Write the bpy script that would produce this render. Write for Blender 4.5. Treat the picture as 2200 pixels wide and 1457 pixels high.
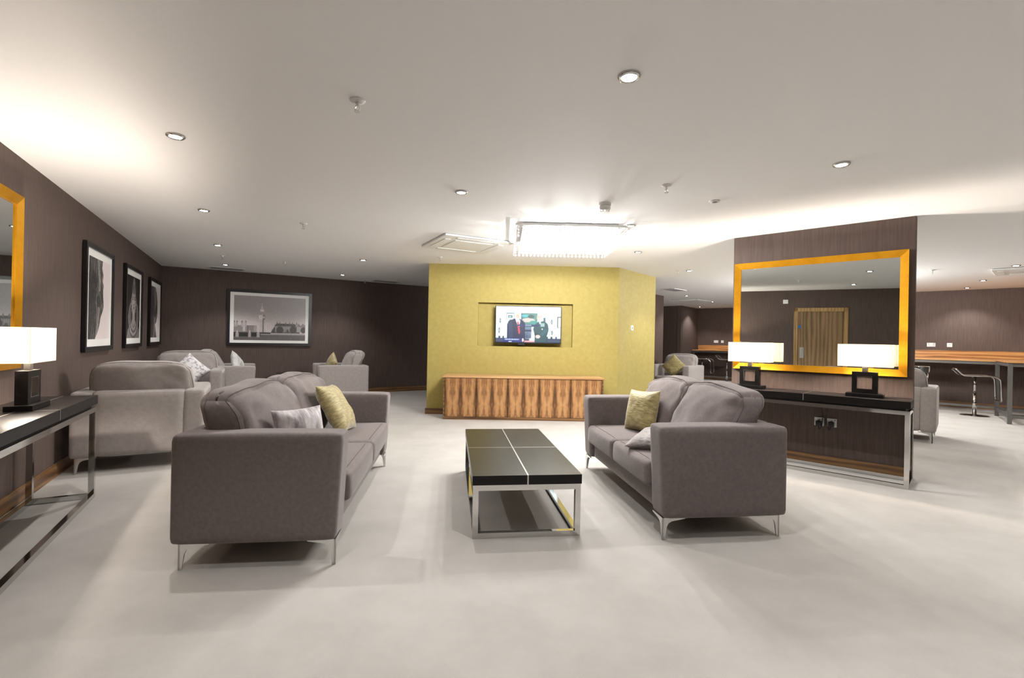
import bpy, bmesh, math, random
import numpy as np
from mathutils import Vector, Matrix, noise
for o in list(bpy.data.objects): bpy.data.objects.remove(o)
PI = math.pi
R = math.radians
S = bpy.context.scene
C = S.collection
random.seed(4)

# ------------------------------------------------------------------ camera
F, ROLL, PITCH, EYE = 1040.0, .019, .0011, 1.25
cam = bpy.data.cameras.new('camera'); cam.sensor_width = 36; cam.lens = 36*F/2200; cam.clip_start = .05
camo = bpy.data.objects.new('camera', cam); C.objects.link(camo)
cr, sr, cp, sp = math.cos(ROLL), math.sin(ROLL), math.cos(PITCH), math.sin(PITCH)
M0 = Matrix(((1,0,0),(0,0,-1),(0,1,0))); MP = Matrix(((1,0,0),(0,cp,sp),(0,-sp,cp))); MR = Matrix(((cr,-sr,0),(sr,cr,0),(0,0,1)))
Mc = MR @ MP @ M0
rot = Matrix((Mc[0], -Mc[1], -Mc[2])).transposed()
camo.matrix_world = Matrix.Translation((0,0,EYE)) @ rot.to_4x4()
S.camera = camo
# ------------------------------------------------------------------ world, exposure
W = bpy.data.worlds.new('world'); S.world = W; W.use_nodes = True
W.node_tree.nodes['Background'].inputs[0].default_value = (.5,.5,.5,1); W.node_tree.nodes['Background'].inputs[1].default_value = 0.0
S.view_settings.view_transform = 'Standard'; S.view_settings.look = 'None'
S.view_settings.exposure = 1.66; S.view_settings.gamma = 1; S.view_settings.use_curve_mapping = False
S.cycles.max_bounces = 10; S.cycles.diffuse_bounces = 6; S.cycles.glossy_bounces = 5; S.cycles.caustics_reflective = False
S.cycles.sample_clamp_indirect = 4.0
H = 2.48
SPOT_W, LAMP_W, CHAND_W = 21.5, 16.0, 105.0
SPOT_COL, LAMP_COL, CHAND_COL = (1,.985,.965), (1,.88,.76), (1,.99,.97)

# ------------------------------------------------------------------ materials
def lin(c):
    return tuple(((x/255)/12.92 if x/255 <= .04045 else ((x/255+.055)/1.055)**2.4) for x in c)
def newmat(name):
    m = bpy.data.materials.new(name); m.use_nodes = True
    nt = m.node_tree; b = nt.nodes['Principled BSDF']
    return m, nt, b
def coords(nt, scale=(1,1,1)):
    tc = nt.nodes.new('ShaderNodeTexCoord'); mp = nt.nodes.new('ShaderNodeMapping')
    mp.inputs['Scale'].default_value = scale; nt.links.new(tc.outputs['Object'], mp.inputs[0]); return mp.outputs[0]
def noise_tex(nt, vec, scale, detail=4, rough=.6, dist=0):
    n = nt.nodes.new('ShaderNodeTexNoise'); n.inputs['Scale'].default_value = scale; n.inputs['Detail'].default_value = detail
    n.inputs['Roughness'].default_value = rough; n.inputs['Distortion'].default_value = dist
    nt.links.new(vec, n.inputs['Vector']); return n.outputs['Fac']
def ramp(nt, fac, stops):
    r = nt.nodes.new('ShaderNodeValToRGB'); el = r.color_ramp.elements
    while len(el) < len(stops): el.new(.5)
    for e, (p, c) in zip(el, stops): e.position = p; e.color = (*c, 1)
    nt.links.new(fac, r.inputs[0]); return r.outputs[0]
def bump(nt, b, h, strength, dist=.01):
    n = nt.nodes.new('ShaderNodeBump'); n.inputs['Strength'].default_value = strength; n.inputs['Distance'].default_value = dist
    nt.links.new(h, n.inputs['Height']); nt.links.new(n.outputs[0], b.inputs['Normal'])
def plain(name, col, rough=.5, metal=0, spec=.5):
    m, nt, b = newmat(name); b.inputs['Base Color'].default_value = (*lin(col), 1)
    b.inputs['Roughness'].default_value = rough; b.inputs['Metallic'].default_value = metal
    b.inputs['Specular IOR Level'].default_value = spec; return m
def textured(name, c1, c2, rough, nscale, stretch=(1,1,1), bscale=None, bstr=.2, bstretch=(1,1,1), metal=0, spec=.5, bd=.004, sheen=0, lo=.35, hi=.65, detail=4):
    m, nt, b = newmat(name)
    f = noise_tex(nt, coords(nt, stretch), nscale, detail)
    nt.links.new(ramp(nt, f, [(lo, lin(c1)), (hi, lin(c2))]), b.inputs['Base Color'])
    b.inputs['Roughness'].default_value = rough; b.inputs['Metallic'].default_value = metal; b.inputs['Specular IOR Level'].default_value = spec
    if sheen: b.inputs['Sheen Weight'].default_value = sheen; b.inputs['Sheen Roughness'].default_value = .4
    if bscale: bump(nt, b, noise_tex(nt, coords(nt, bstretch), bscale, 3), bstr, bd)
    return m
def wood(name, dark, mid, light, axis='Z', scale=1.0, rough=.4, spec=.5, stretch=.09):
    m, nt, b = newmat(name)
    st = {'Z': (1,1,stretch), 'X': (stretch,1,1)}[axis]
    v = coords(nt, st)
    f1 = noise_tex(nt, v, 7*scale, 3, .5, .6); f2 = noise_tex(nt, v, 60*scale, 4, .6)
    w = nt.nodes.new('ShaderNodeTexWave'); w.inputs['Scale'].default_value = 3.2*scale; w.inputs['Distortion'].default_value = 9; w.inputs['Detail'].default_value = 3
    w.inputs['Detail Scale'].default_value = 1.2; w.bands_direction = 'X' if axis == 'Z' else 'Z'; nt.links.new(v, w.inputs['Vector'])
    mx = nt.nodes.new('ShaderNodeMath'); mx.operation = 'MULTIPLY_ADD'; nt.links.new(f1, mx.inputs[0]); mx.inputs[1].default_value = .75
    a = nt.nodes.new('ShaderNodeMath'); a.operation = 'MULTIPLY'; nt.links.new(w.outputs['Fac'], a.inputs[0]); a.inputs[1].default_value = .35
    nt.links.new(a.outputs[0], mx.inputs[2])
    a2 = nt.nodes.new('ShaderNodeMath'); a2.operation = 'MULTIPLY_ADD'; nt.links.new(f2, a2.inputs[0]); a2.inputs[1].default_value = .22
    nt.links.new(mx.outputs[0], a2.inputs[2])
    nt.links.new(ramp(nt, a2.outputs[0], [(.38, lin(dark)), (.62, lin(mid)), (.82, lin(light))]), b.inputs['Base Color'])
    b.inputs['Roughness'].default_value = rough; b.inputs['Specular IOR Level'].default_value = spec
    bump(nt, b, f2, .08, .002); return m
def emis(name, col, strength):
    m, nt, b = newmat(name); b.inputs['Base Color'].default_value = (*lin(col),1)
    b.inputs['Emission Color'].default_value = (*lin(col), 1); b.inputs['Emission Strength'].default_value = strength; return m
def vcol(name, emit=0, rough=.5):
    m, nt, b = newmat(name); a = nt.nodes.new('ShaderNodeAttribute'); a.attribute_name = 'Col'
    nt.links.new(a.outputs['Color'], b.inputs['Base Color']); b.inputs['Roughness'].default_value = rough
    if emit:
        b.inputs['Base Color'].default_value = (0,0,0,1); nt.links.remove(b.inputs['Base Color'].links[0])
        nt.links.new(a.outputs['Color'], b.inputs['Emission Color']); b.inputs['Emission Strength'].default_value = emit
    return m
def translucent(name, col, mixf=.55, rough=.8):
    m, nt, b = newmat(name); b.inputs['Base Color'].default_value = (*lin(col),1); b.inputs['Roughness'].default_value = rough
    t = nt.nodes.new('ShaderNodeBsdfTranslucent'); t.inputs[0].default_value = (*lin(col),1)
    x = nt.nodes.new('ShaderNodeMixShader'); x.inputs[0].default_value = mixf
    nt.links.new(b.outputs[0], x.inputs[1]); nt.links.new(t.outputs[0], x.inputs[2]); nt.links.new(x.outputs[0], nt.nodes['Material Output'].inputs[0]); return m

M_CARPET = textured('grey_carpet', (177,173,168), (187,183,178), .95, 2.6, bscale=420, bstr=.35, bd=.006, sheen=.1, spec=.1, detail=8)
M_CEIL = plain('white_ceiling_paint', (243,243,243), .75, spec=.25)
M_BROWN = textured('brown_textile_wallcovering', (84,71,66), (96,82,76), .75, 60, (1,1,.05), 140, .35, (1,1,.12), spec=.3, bd=.004)
M_GOLDWALL = textured('gold_wallpaper', (170,154,88), (177,162,95), .6, 14, bscale=60, bstr=.1, spec=.3, bd=.003, metal=.1, detail=6)
M_SKIRT = wood('walnut_skirting', (70,48,30), (112,80,50), (140,104,66), 'X', 1.4)
M_WALNUT = wood('walnut_veneer', (84,54,32), (150,108,68), (196,152,104), 'Z', 1.0, .38)
M_WALNUT_TOP = wood('walnut_top', (140,100,64), (176,134,90), (196,156,110), 'X', .8, .3)
def bookmatch(name):
    m, nt, b = newmat(name); N = nt.nodes.new; L = nt.links.new
    tc = N('ShaderNodeTexCoord'); sx = N('ShaderNodeSeparateXYZ'); L(tc.outputs['Object'], sx.inputs[0])
    def mth(op, a, bb=None, c=None):
        n = N('ShaderNodeMath'); n.operation = op
        for i, q in enumerate((a, bb, c)):
            if q is None: continue
            if isinstance(q, (int, float)): n.inputs[i].default_value = q
            else: L(q, n.inputs[i])
        return n.outputs[0]
    xx = mth('PINGPONG', mth('ADD', sx.outputs[0], 2.44), .122)          # four mirrored leaves on each door
    cx = N('ShaderNodeCombineXYZ'); L(xx, cx.inputs[0]); L(mth('MULTIPLY', sx.outputs[2], .45), cx.inputs[2])
    n1 = N('ShaderNodeTexNoise'); n1.inputs['Scale'].default_value = 14; n1.inputs['Detail'].default_value = 3; L(cx.outputs[0], n1.inputs['Vector'])
    zz = mth('SUBTRACT', sx.outputs[2], .25); z2 = mth('MULTIPLY', zz, zz)
    ph = mth('MULTIPLY_ADD', n1.outputs['Fac'], 8.0, mth('MULTIPLY_ADD', xx, 56, mth('MULTIPLY', z2, 7)))
    w = mth('MULTIPLY_ADD', mth('SINE', ph), .5, .5)
    cb = N('ShaderNodeCombineXYZ'); L(xx, cb.inputs[0]); L(mth('MULTIPLY', sx.outputs[2], .03), cb.inputs[2])
    n2 = N('ShaderNodeTexNoise'); n2.inputs['Scale'].default_value = 130; n2.inputs['Detail'].default_value = 3; L(cb.outputs[0], n2.inputs['Vector'])
    broad = mth('MULTIPLY_ADD', xx, 1.6, .09)
    f = mth('ADD', mth('MULTIPLY', w, .27), mth('ADD', mth('MULTIPLY', n2.outputs['Fac'], .6), broad))
    L(ramp(nt, f, [(.30, lin((64,40,22))), (.52, lin((126,86,50))), (.80, lin((186,140,92)))]), b.inputs['Base Color'])
    b.inputs['Roughness'].default_value = .38; return m
M_VENEER = bookmatch('bookmatched_walnut_veneer')
M_OAK = wood('oak_counter', (128,84,44), (176,122,70), (200,150,92), 'X', 1.6, .35)
M_DOOR = wood('oak_door', (104,80,52), (132,104,70), (150,120,84), 'Z', 1.2, .5)
M_DOORFRAME = wood('oak_door_frame', (130,100,60), (168,134,84), (186,152,100), 'Z', 1.6, .4)
M_CHROME = plain('polished_chrome', (205,204,202), .07, 1)
M_BRUSHED = plain('brushed_steel', (214,214,212), .3, 1)
M_STEEL = plain('grey_painted_steel', (120,118,115), .35, .6)
M_BLACKWOOD = textured('black_stained_wood', (16,14,14), (28,26,25), .3, 40, (12,.6,1), 90, .12, (14,.6,1), spec=.22, bd=.002)
M_BLACK = plain('black_plastic', (14,14,15), .35)
M_FRAME = plain('black_picture_frame', (16,14,14), .35)
M_MATB = plain('white_mount_board', (246,245,242), .6)
M_FAB = textured('grey_woven_upholstery', (110,101,100), (119,110,108), .9, 45, bscale=330, bstr=.3, spec=.15, sheen=.35, bd=.004)
M_FAB2 = textured('light_grey_velvet_upholstery', (152,145,142), (161,154,150), .85, 30, bscale=300, bstr=.2, spec=.15, sheen=.4, bd=.003)
M_SEAM = plain('grey_piping', (104,96,94), .9, spec=.1)
M_GOLDV = textured('crushed_gold_velvet', (134,120,74), (184,170,120), .55, 16, (1,1,4), 34, .6, (1,1,4), spec=.4, sheen=.5, bd=.006)
M_SILV = textured('silver_lilac_velvet', (120,110,112), (206,200,202), .5, 9, (2.4,1,.8), 30, .35, (3,1,1), spec=.4, sheen=.5, bd=.004)
M_GREYV = textured('crushed_grey_velvet', (108,100,98), (164,156,154), .55, 26, (4,1,1), 40, .8, (5,1,1), spec=.4, sheen=.5, bd=.008)
M_WHITEV = textured('white_patterned_fabric', (170,166,170), (228,226,228), .7, 22, (1,1,1), 40, .3, spec=.3, sheen=.3, bd=.004, lo=.42, hi=.5)
M_PALE = textured('pale_silver_fabric', (205,206,204), (232,232,228), .6, 20, bscale=40, bstr=.3, spec=.3, sheen=.3)
M_GILT = textured('gilt_frame', (214,150,26), (226,164,38), .34, 8, (1,1,1), 120, .08, spec=.5, metal=.75, bd=.002)
M_MIRROR = plain('mirror_glass', (225,230,228), .005, 1)
M_WHITE = plain('white_plastic', (228,228,226), .4)
M_GREY = plain('grey_plastic', (150,150,150), .5)
M_SHADE = translucent('linen_lampshade', (238,232,220), .6)
M_CRYSTAL = translucent('crystal_glass', (250,250,252), .6, .15)
M_BULB = emis('glowing_bulb', (255,246,232), 60)
M_LENS = emis('downlight_lens', (255,253,250), 30)
M_SCREEN = vcol('television_picture', .52)
M_PRINT = vcol('photographic_print', 0, .35)
M_GLASS_TOP = plain('dark_glass', (30,30,32), .08, 0, .8)
M_BLUE = plain('blue_sign', (40,110,170), .5)
M_SATIN = plain('satin_neck', (170,168,164), .3, .9)

# ------------------------------------------------------------------ mesh helpers
def link(name, me, m, parent=None):
    o = bpy.data.objects.new(name, me); C.objects.link(o)
    if m: 
        for x in (m if isinstance(m, (list, tuple)) else [m]): me.materials.append(x)
    if parent: o.parent = parent
    return o
def obj(name, bm, m, parent=None, smooth=False):
    me = bpy.data.meshes.new(name); bmesh.ops.recalc_face_normals(bm, faces=bm.faces); bm.to_mesh(me); bm.free()
    if smooth:
        for p in me.polygons: p.use_smooth = True
    return link(name, me, m, parent)
def tag(o, label, cat, group=None):
    o['label'] = label; o['category'] = cat
    if group: o['group'] = group
    return o
def thing(name, label, cat, loc=(0,0,0), yaw=0, group=None):
    o = bpy.data.objects.new(name, None); C.objects.link(o); o.location = loc; o.rotation_euler = (0,0,yaw)
    o.empty_display_size = .1
    return tag(o, label, cat, group)
def dup(root, loc, yaw, label, group=None):
    r = root.copy(); C.objects.link(r); r.location = loc; r.rotation_euler = (0,0,yaw); r['label'] = label
    if group: r['group'] = group
    for ch in list(root.children):
        c = ch.copy(); C.objects.link(c); c.parent = r
        for g in list(ch.children):
            d = g.copy(); C.objects.link(d); d.parent = c
    return r
def struct(o): o['kind'] = 'structure'; return o
def face(az): return R(180-az)            # yaw so that the local front (-y) looks to compass azimuth az
def box(bm, x0, x1, y0, y1, z0, z1, bev=0):
    r = bmesh.ops.create_cube(bm, size=1); v = r['verts']
    bmesh.ops.scale(bm, vec=(x1-x0, y1-y0, z1-z0), verts=v); bmesh.ops.translate(bm, vec=((x0+x1)/2,(y0+y1)/2,(z0+z1)/2), verts=v)
    if bev:
        es = list({e for q in v for e in q.link_edges})
        bmesh.ops.bevel(bm, geom=es, offset=bev, segments=2, affect='EDGES', profile=.5)
    return bm
def bx(x0, x1, y0, y1, z0, z1, bev=0): return box(bmesh.new(), x0, x1, y0, y1, z0, z1, bev)
def cyl(bm, x, y, z0, z1, r, r2=None, seg=24):
    q = bmesh.ops.create_cone(bm, cap_ends=True, segments=seg, radius1=r, radius2=r if r2 is None else r2, depth=z1-z0)
    bmesh.ops.translate(bm, vec=(x,y,(z0+z1)/2), verts=q['verts']); return bm
def lathe(bm, prof, x=0, y=0, seg=28):
    rings = []
    for r, z in prof:
        rings.append([bm.verts.new((x+r*math.cos(2*PI*k/seg), y+r*math.sin(2*PI*k/seg), z)) for k in range(seg)])
    for a, b in zip(rings, rings[1:]):
        for k in range(seg): bm.faces.new((a[k], a[(k+1)%seg], b[(k+1)%seg], b[k]))
    if prof[0][0] > 1e-4: bm.faces.new(rings[0])
    if prof[-1][0] > 1e-4: bm.faces.new(rings[-1][::-1])
    return bm
def tube(bm, pts, r, seg=10, closed=False):
    pts = [Vector(p) for p in pts]; n = len(pts); rings = []; up = None
    for i, p in enumerate(pts):
        a = pts[(i-1) % n] if (closed or i) else pts[0]; b = pts[(i+1) % n] if (closed or i < n-1) else pts[-1]
        t = (b-a).normalized()
        if up is None: up = Vector((0,0,1)) if abs(t.z) < .9 else Vector((1,0,0))
        s = t.cross(up).normalized(); up = s.cross(t).normalized()
        rings.append([bm.verts.new(p + s*r*math.cos(2*PI*k/seg) + up*r*math.sin(2*PI*k/seg)) for k in range(seg)])
    m = n if closed else n-1
    for i in range(m):
        a, b = rings[i], rings[(i+1) % n]
        for k in range(seg): bm.faces.new((a[k], a[(k+1)%seg], b[(k+1)%seg], b[k]))
    if not closed: bm.faces.new(rings[0][::-1]); bm.faces.new(rings[-1])
    return bm
def smooth_path(pts, n=8):
    P = [Vector(p) for p in pts]; out = []
    for i in range(len(P)-1):
        p0, p1, p2, p3 = P[max(i-1,0)], P[i], P[i+1], P[min(i+2,len(P)-1)]
        for k in range(n):
            t = k/n; out.append(.5*((2*p1)+(p2-p0)*t+(2*p0-5*p1+4*p2-p3)*t*t+(3*p1-p0-3*p2+p3)*t**3))
    out.append(P[-1]); return out
def prism(bm, poly, y0, y1):                  # polygon in x,z extruded along y
    a = [bm.verts.new((x, y0, z)) for x, z in poly]; b = [bm.verts.new((x, y1, z)) for x, z in poly]
    bm.faces.new(a); bm.faces.new(b[::-1]); n = len(poly)
    for i in range(n): bm.faces.new((a[i], b[i], b[(i+1)%n], a[(i+1)%n]))
    return bm
def slab(poly, z0, z1):
    bm = bmesh.new(); a = [bm.verts.new((x, y, z0)) for x, y in poly]; b = [bm.verts.new((x, y, z1)) for x, y in poly]
    bm.faces.new(a); bm.faces.new(b[::-1]); n = len(poly)
    for i in range(n): bm.faces.new((a[i], b[i], b[(i+1)%n], a[(i+1)%n]))
    return bm
def softmap(c, h, r, bul, warp=None):
    cx, cy, cz = c
    def f(u, v, w):
        p = Vector((u*h[0], v*h[1], w*h[2])); q = Vector([max(-(h[i]-r), min(h[i]-r, p[i])) for i in range(3)])
        d = p-q
        if d.length > 1e-9: p = q + d.normalized()*r
        p.x += bul[0]*u*(1-v*v)*(1-w*w); p.y += bul[1]*v*(1-u*u)*(1-w*w); p.z += bul[2]*w*(1-u*u)*(1-v*v)
        if warp: p = warp(p, u, v, w)
        return p + Vector((cx,cy,cz))
    return f
def soft(c, h, r, bul=(0,0,0), n=12, warp=None, bm=None):
    """upholstered block: rounded edges, bulging faces; c centre, h half sizes"""
    bm = bm or bmesh.new(); f = softmap(c, h, r, bul, warp); cache = {}
    t = [math.sin(PI/2*(-1+2*i/n)) for i in range(n+1)]
    def V(u, v, w):
        k = (round(u,5), round(v,5), round(w,5))
        if k not in cache: cache[k] = bm.verts.new(f(u,v,w))
        return cache[k]
    for s in (-1, 1):
        for i in range(n):
            for j in range(n):
                a, b, cc, d = t[i], t[i+1], t[j], t[j+1]
                for ax in range(3):
                    q = []
                    for (p1, p2) in ((a,cc),(b,cc),(b,d),(a,d)):
                        q.append(V(*{0:(s,p1,p2), 1:(p1,s,p2), 2:(p1,p2,s)}[ax]))
                    bm.faces.new(q)
    return bm
def piping(c, h, r, bul, warp, v, rad=.0035, n=10):
    f = softmap(c, h, r, bul, warp); k = .985; pts = []
    for s in range(n): pts.append((-k+2*k*s/n, -k))
    for s in range(n): pts.append((k, -k+2*k*s/n))
    for s in range(n): pts.append((k-2*k*s/n, k))
    for s in range(n): pts.append((-k, k-2*k*s/n))
    return tube(bmesh.new(), [f(u, v*.93, w) for u, w in pts], rad, 6, True)
def wrinkle(seed, amp, sc=6):
    def g(p, u, v, w):
        q = Vector((p.x*sc+seed*3.1, p.y*sc, p.z*sc+seed))
        k = amp*(noise.noise(q)+.5*noise.noise(q*2.3))
        p = p.copy(); p.y += k*(1 if v >= 0 else -1); p.z += k*.6*(1 if w > 0 else 0); return p
    return g
def pillow_mesh(w, h, t, seed=0, n=26, pinch=.07, amp=.008):
    bm = bmesh.new(); tt = [math.sin(PI/2*(-1+2*i/n)) for i in range(n+1)]; G = {}
    for s in (-1, 1):
        for i in range(n+1):
            for j in range(n+1):
                u, v = tt[i], tt[j]; edge = i in (0,n) or j in (0,n)
                if edge and s == 1: G[s,i,j] = G[-1,i,j]; continue
                x = w/2*u*(1-pinch*(1-v*v)); z = h/2*v*(1-pinch*(1-u*u))
                th = t/2*((1-u**4)*(1-v**4))**.62
                q = Vector((x*9+seed*5, s*2.0, z*9)); e = (1-u**6)*(1-v**6)
                y = s*th + amp*e*(noise.noise(q)+.6*noise.noise(q*2.7))
                # radial gathers near the corners
                y += s*.006*e*math.sin(14*math.atan2(abs(u)-1.05, abs(v)-1.05))*(abs(u*v))**1.5
                G[s,i,j] = bm.verts.new((x, y, z))
    for s in (-1, 1):
        for i in range(n):
            for j in range(n): bm.faces.new((G[s,i,j], G[s,i+1,j], G[s,i+1,j+1], G[s,i,j+1]))
    return bm
def pillow(label, m, w, h, t, loc, az, lean=0, roll=0, seed=0, cat='cushion', group=None, amp=.008):
    o = obj('scatter_cushion', pillow_mesh(w, h, t, seed, amp=amp), m, smooth=True)
    o.rotation_mode = 'XYZ'
    mt = Matrix.Rotation(face(az), 4, 'Z') @ Matrix.Rotation(-R(lean), 4, 'X') @ Matrix.Rotation(R(roll), 4, 'Y')
    o.matrix_world = Matrix.Translation(loc) @ mt
    return tag(o, label, cat, group)
# painted flat pictures: a small canvas whose pixels become vertex colours of a flat mesh
class Canvas:
    def __init__(s, nx, ny, bg):
        s.nx, s.ny = nx, ny; s.a = np.zeros((ny, nx, 3)); s.a[:] = bg
        s.X, s.Y = np.meshgrid((np.arange(nx)+.5)/nx, (np.arange(ny)+.5)/ny)      # 0..1, y up
    def put(s, m, c, k=1.0):
        m = m.astype(float)[..., None]*k; s.a = s.a*(1-m) + np.array(c, float)*m; return s
    def rect(s, x0, x1, y0, y1, c, k=1): return s.put((s.X>=x0)&(s.X<=x1)&(s.Y>=y0)&(s.Y<=y1), c, k)
    def ell(s, x, y, rx, ry, c, k=1): return s.put(((s.X-x)/rx)**2+((s.Y-y)/ry)**2 <= 1, c, k)
    def poly(s, pts, c, k=1):
        ins = np.zeros(s.X.shape, bool); n = len(pts)
        for i in range(n):
            (x0,y0),(x1,y1) = pts[i], pts[(i+1)%n]
            if y0 == y1: continue
            cond = ((y0 > s.Y) != (y1 > s.Y)) & (s.X < (x1-x0)*(s.Y-y0)/(y1-y0)+x0); ins ^= cond
        return s.put(ins, c, k)
    def speck(s, m, amp, seed=1):
        r = np.random.RandomState(seed); n = r.randn(s.ny, s.nx)
        n = (n+np.roll(n,1,0)+np.roll(n,1,1))/1.7; s.a = s.a + (n*amp*m)[...,None]; return s
    def blur(s, it=1):
        for _ in range(it):
            p = np.pad(s.a, ((1,1),(1,1),(0,0)), 'edge'); s.a = (p[1:-1,1:-1]*4+p[:-2,1:-1]+p[2:,1:-1]+p[1:-1,:-2]+p[1:-1,2:])/8
        return s
    def mesh(s, x0, x1, z0, z1, y):
        nx, ny = s.nx, s.ny; xs = np.linspace(x0,x1,nx); zs = np.linspace(z0,z1,ny)
        v = [(float(xs[i]), y, float(zs[j])) for j in range(ny) for i in range(nx)]
        f = [(j*nx+i, j*nx+i+1, (j+1)*nx+i+1, (j+1)*nx+i) for j in range(ny-1) for i in range(nx-1)]
        me = bpy.data.meshes.new('print'); me.from_pydata(v, [], f)
        at = me.color_attributes.new('Col', 'FLOAT_COLOR', 'POINT')
        c = np.clip(s.a, 0, 255)/255; c = np.where(c <= .04045, c/12.92, ((c+.055)/1.055)**2.4)
        flat = np.ones((ny*nx, 4)); flat[:, :3] = c.reshape(-1,3); at.data.foreach_set('color', flat.ravel()); return me

# ------------------------------------------------------------------ the room (metres; camera at the origin, y away from it)
LE, LN = Vector((-.474,.880)), Vector((-.880,-.474))     # along the left wall, and into it
def lw(e, b=1.465): return LE*e + LN*b
PD, PN = Vector((.730,-.683)), Vector((.683,.730))       # along the pillar face, and into it
def pl(a, n): return PD*a + PN*n
corner = Vector((-6.442,8.863)); BW1 = Vector((2.9,14.61))
lw_back = lw(-3.2)
shell = [corner, BW1, Vector((3.9,17.95)), Vector((5.584,16.04)), Vector((6.624,17.278)), Vector((10.2,14.25)), Vector((7.88,11.83)), Vector((13,6.87)), Vector((13,-3.4)), Vector((.5,-3.4)), lw_back]
floorpoly = [(-9,-4.5),(14.5,-4.5),(14.5,19),(-9,19)]
struct(obj('floor', slab(floorpoly, -.1, 0), M_CARPET))
struct(obj('ceiling', slab(floorpoly, H, H+.1), M_CEIL))
def wall(name, a, b, m=M_BROWN, th=.12, z0=0, z1=H, flip=1):
    a, b = Vector(a), Vector(b); d = (b-a).normalized(); n = Vector((-d.y, d.x))*flip
    L = (b-a).length; bm = bx(0, L, 0, th, z0, z1)
    o = obj(name, bm, m); o.location = (a.x, a.y, 0); o.rotation_euler = (0,0,math.atan2(d.y,d.x))
    if flip < 0:
        for v in o.data.vertices: v.co.y *= -1
        o.data.flip_normals()
    return struct(o)
nm = ['wall_back','wall_back_return','wall_bay_left','wall_bay_side','wall_bay','wall_bay_return','wall_right','wall_far_right','wall_behind','wall_behind_left','wall_left']
for i, name in enumerate(nm):
    a, b = shell[i], shell[(i+1) % len(shell)]
    if i == len(nm)-1: a, b = lw_back, corner
    wall(name, a, b)
def skirt(name, a, b, off=.002, h=.1, m=M_SKIRT, th=.016):
    a, b = Vector(a), Vector(b); d = (b-a).normalized(); L = (b-a).length
    bm = prism(bmesh.new(), [(0,0),(L,0),(L,h),(0,h)], -off, -off-th); box(bm, 0, L, -off-th*.7, -off, h, h+.012)
    o = obj(name, bm, m); o.location = (a.x,a.y,0); o.rotation_euler = (0,0,math.atan2(d.y,d.x)); return struct(o)
skirt('baseboard_left', lw(2.56), corner - LE*.03)
skirt('baseboard_back', corner + (BW1-corner).normalized()*.03, BW1)
skirt('baseboard_right', shell[6], shell[7])
skirt('baseboard_bay', shell[4], shell[5]); skirt('baseboard_bay_side', shell[3], shell[4])

# ---- gold television wall: front with a niche, angled right flank, brown sides
TA, TM, TR_ = Vector((-1.39,7.982)), Vector((1.76,8.044)), Vector((2.702,9.169))
tyaw = math.atan2(TM.y-TA.y, TM.x-TA.x); TL = (TM-TA).length
def tw(x, y, z=0):     # local (x along wall from its left end, y behind face) to world
    d = (TM-TA).normalized(); n = Vector((-d.y, d.x)); p = TA + d*x + n*y; return Vector((p.x,p.y,z))
NX0, NX1, NZ0, NZ1, ND = .822, 2.392, 1.136, 1.855, .10
bm = bmesh.new()
def q4(bm, pts): return bm.faces.new([bm.verts.new(p) for p in pts])
for (x0,x1,z0,z1) in ((0,NX0,0,H),(NX1,TL,0,H),(NX0,NX1,0,NZ0),(NX0,NX1,NZ1,H)): q4(bm, [(x0,0,z0),(x1,0,z0),(x1,0,z1),(x0,0,z1)])
q4(bm, [(NX0,ND,NZ0),(NX1,ND,NZ0),(NX1,ND,NZ1),(NX0,ND,NZ1)])
q4(bm, [(NX0,0,NZ0),(NX1,0,NZ0),(NX1,ND,NZ0),(NX0,ND,NZ0)]); q4(bm, [(NX0,ND,NZ1),(NX1,ND,NZ1),(NX1,0,NZ1),(NX0,0,NZ1)])
q4(bm, [(NX0,0,NZ0),(NX0,ND,NZ0),(NX0,ND,NZ1),(NX0,0,NZ1)]); q4(bm, [(NX1,ND,NZ0),(NX1,0,NZ0),(NX1,0,NZ1),(NX1,ND,NZ1)])
dd = (TM-TA).normalized(); nn = Vector((-dd.y,dd.x)); rv = TR_-TA; rl = Vector((rv.dot(dd), rv.dot(nn)))
pts = [(TL,0),(rl.x,rl.y)]
q4(bm, [(TL,0,0),(rl.x,rl.y,0),(rl.x,rl.y,H),(TL,0,H)])
nb = len(bm.faces)
for a, b in (((rl.x,rl.y),(rl.x-.5,rl.y+.8)), ((rl.x-.5,rl.y+.8),(0,1.6)), ((0,1.6),(0,0))):
    q4(bm, [(*a,0),(*b,0),(*b,H),(*a,H)])
bmesh.ops.remove_doubles(bm, verts=bm.verts, dist=1e-5)
me = bpy.data.meshes.new('wall_center'); 
bm.faces.ensure_lookup_table()
for f in bm.faces: f.material_index = 1 if f.index >= nb or f.index < 0 else 0
for i, f in enumerate(bm.faces): f.material_index = 1 if i >= nb else 0
bm.to_mesh(me); bm.free()
o = link('wall_center', me, [M_GOLDWALL, M_BROWN]); o.location = (TA.x,TA.y,0); o.rotation_euler = (0,0,tyaw); struct(o)
skirt('baseboard_center', tw(-.02,0).xy, tw(TL,0).xy, h=.085)
skirt('baseboard_center_angle', TM, TR_, h=.085)
# brown wall block glimpsed beyond its right end
struct(obj('wall_beyond', slab([(2.2,10.8),(3.995,12.81),(3.1,13.6),(1.3,11.6)], 0, H), M_BROWN))
# ---- brown pillar with the gilt mirror
PW0, PW1, PF = -1.978, -.346, 5.873
struct(obj('wall_pillar', slab([pl(PW0,PF), pl(PW1,PF), pl(PW1,PF+.12), pl(PW0,PF+.12)], 0, H), M_BROWN))
skirt('baseboard_pillar', pl(PW0,PF), pl(PW1,PF), h=.1)

# ---- door in the left wall, seen in the mirror
def on_left(name, label, cat, e, z=0, b=1.465, group=None):
    p = lw(e, b); return thing(name, label, cat, (p.x,p.y,z), face(61.7), group)
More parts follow.
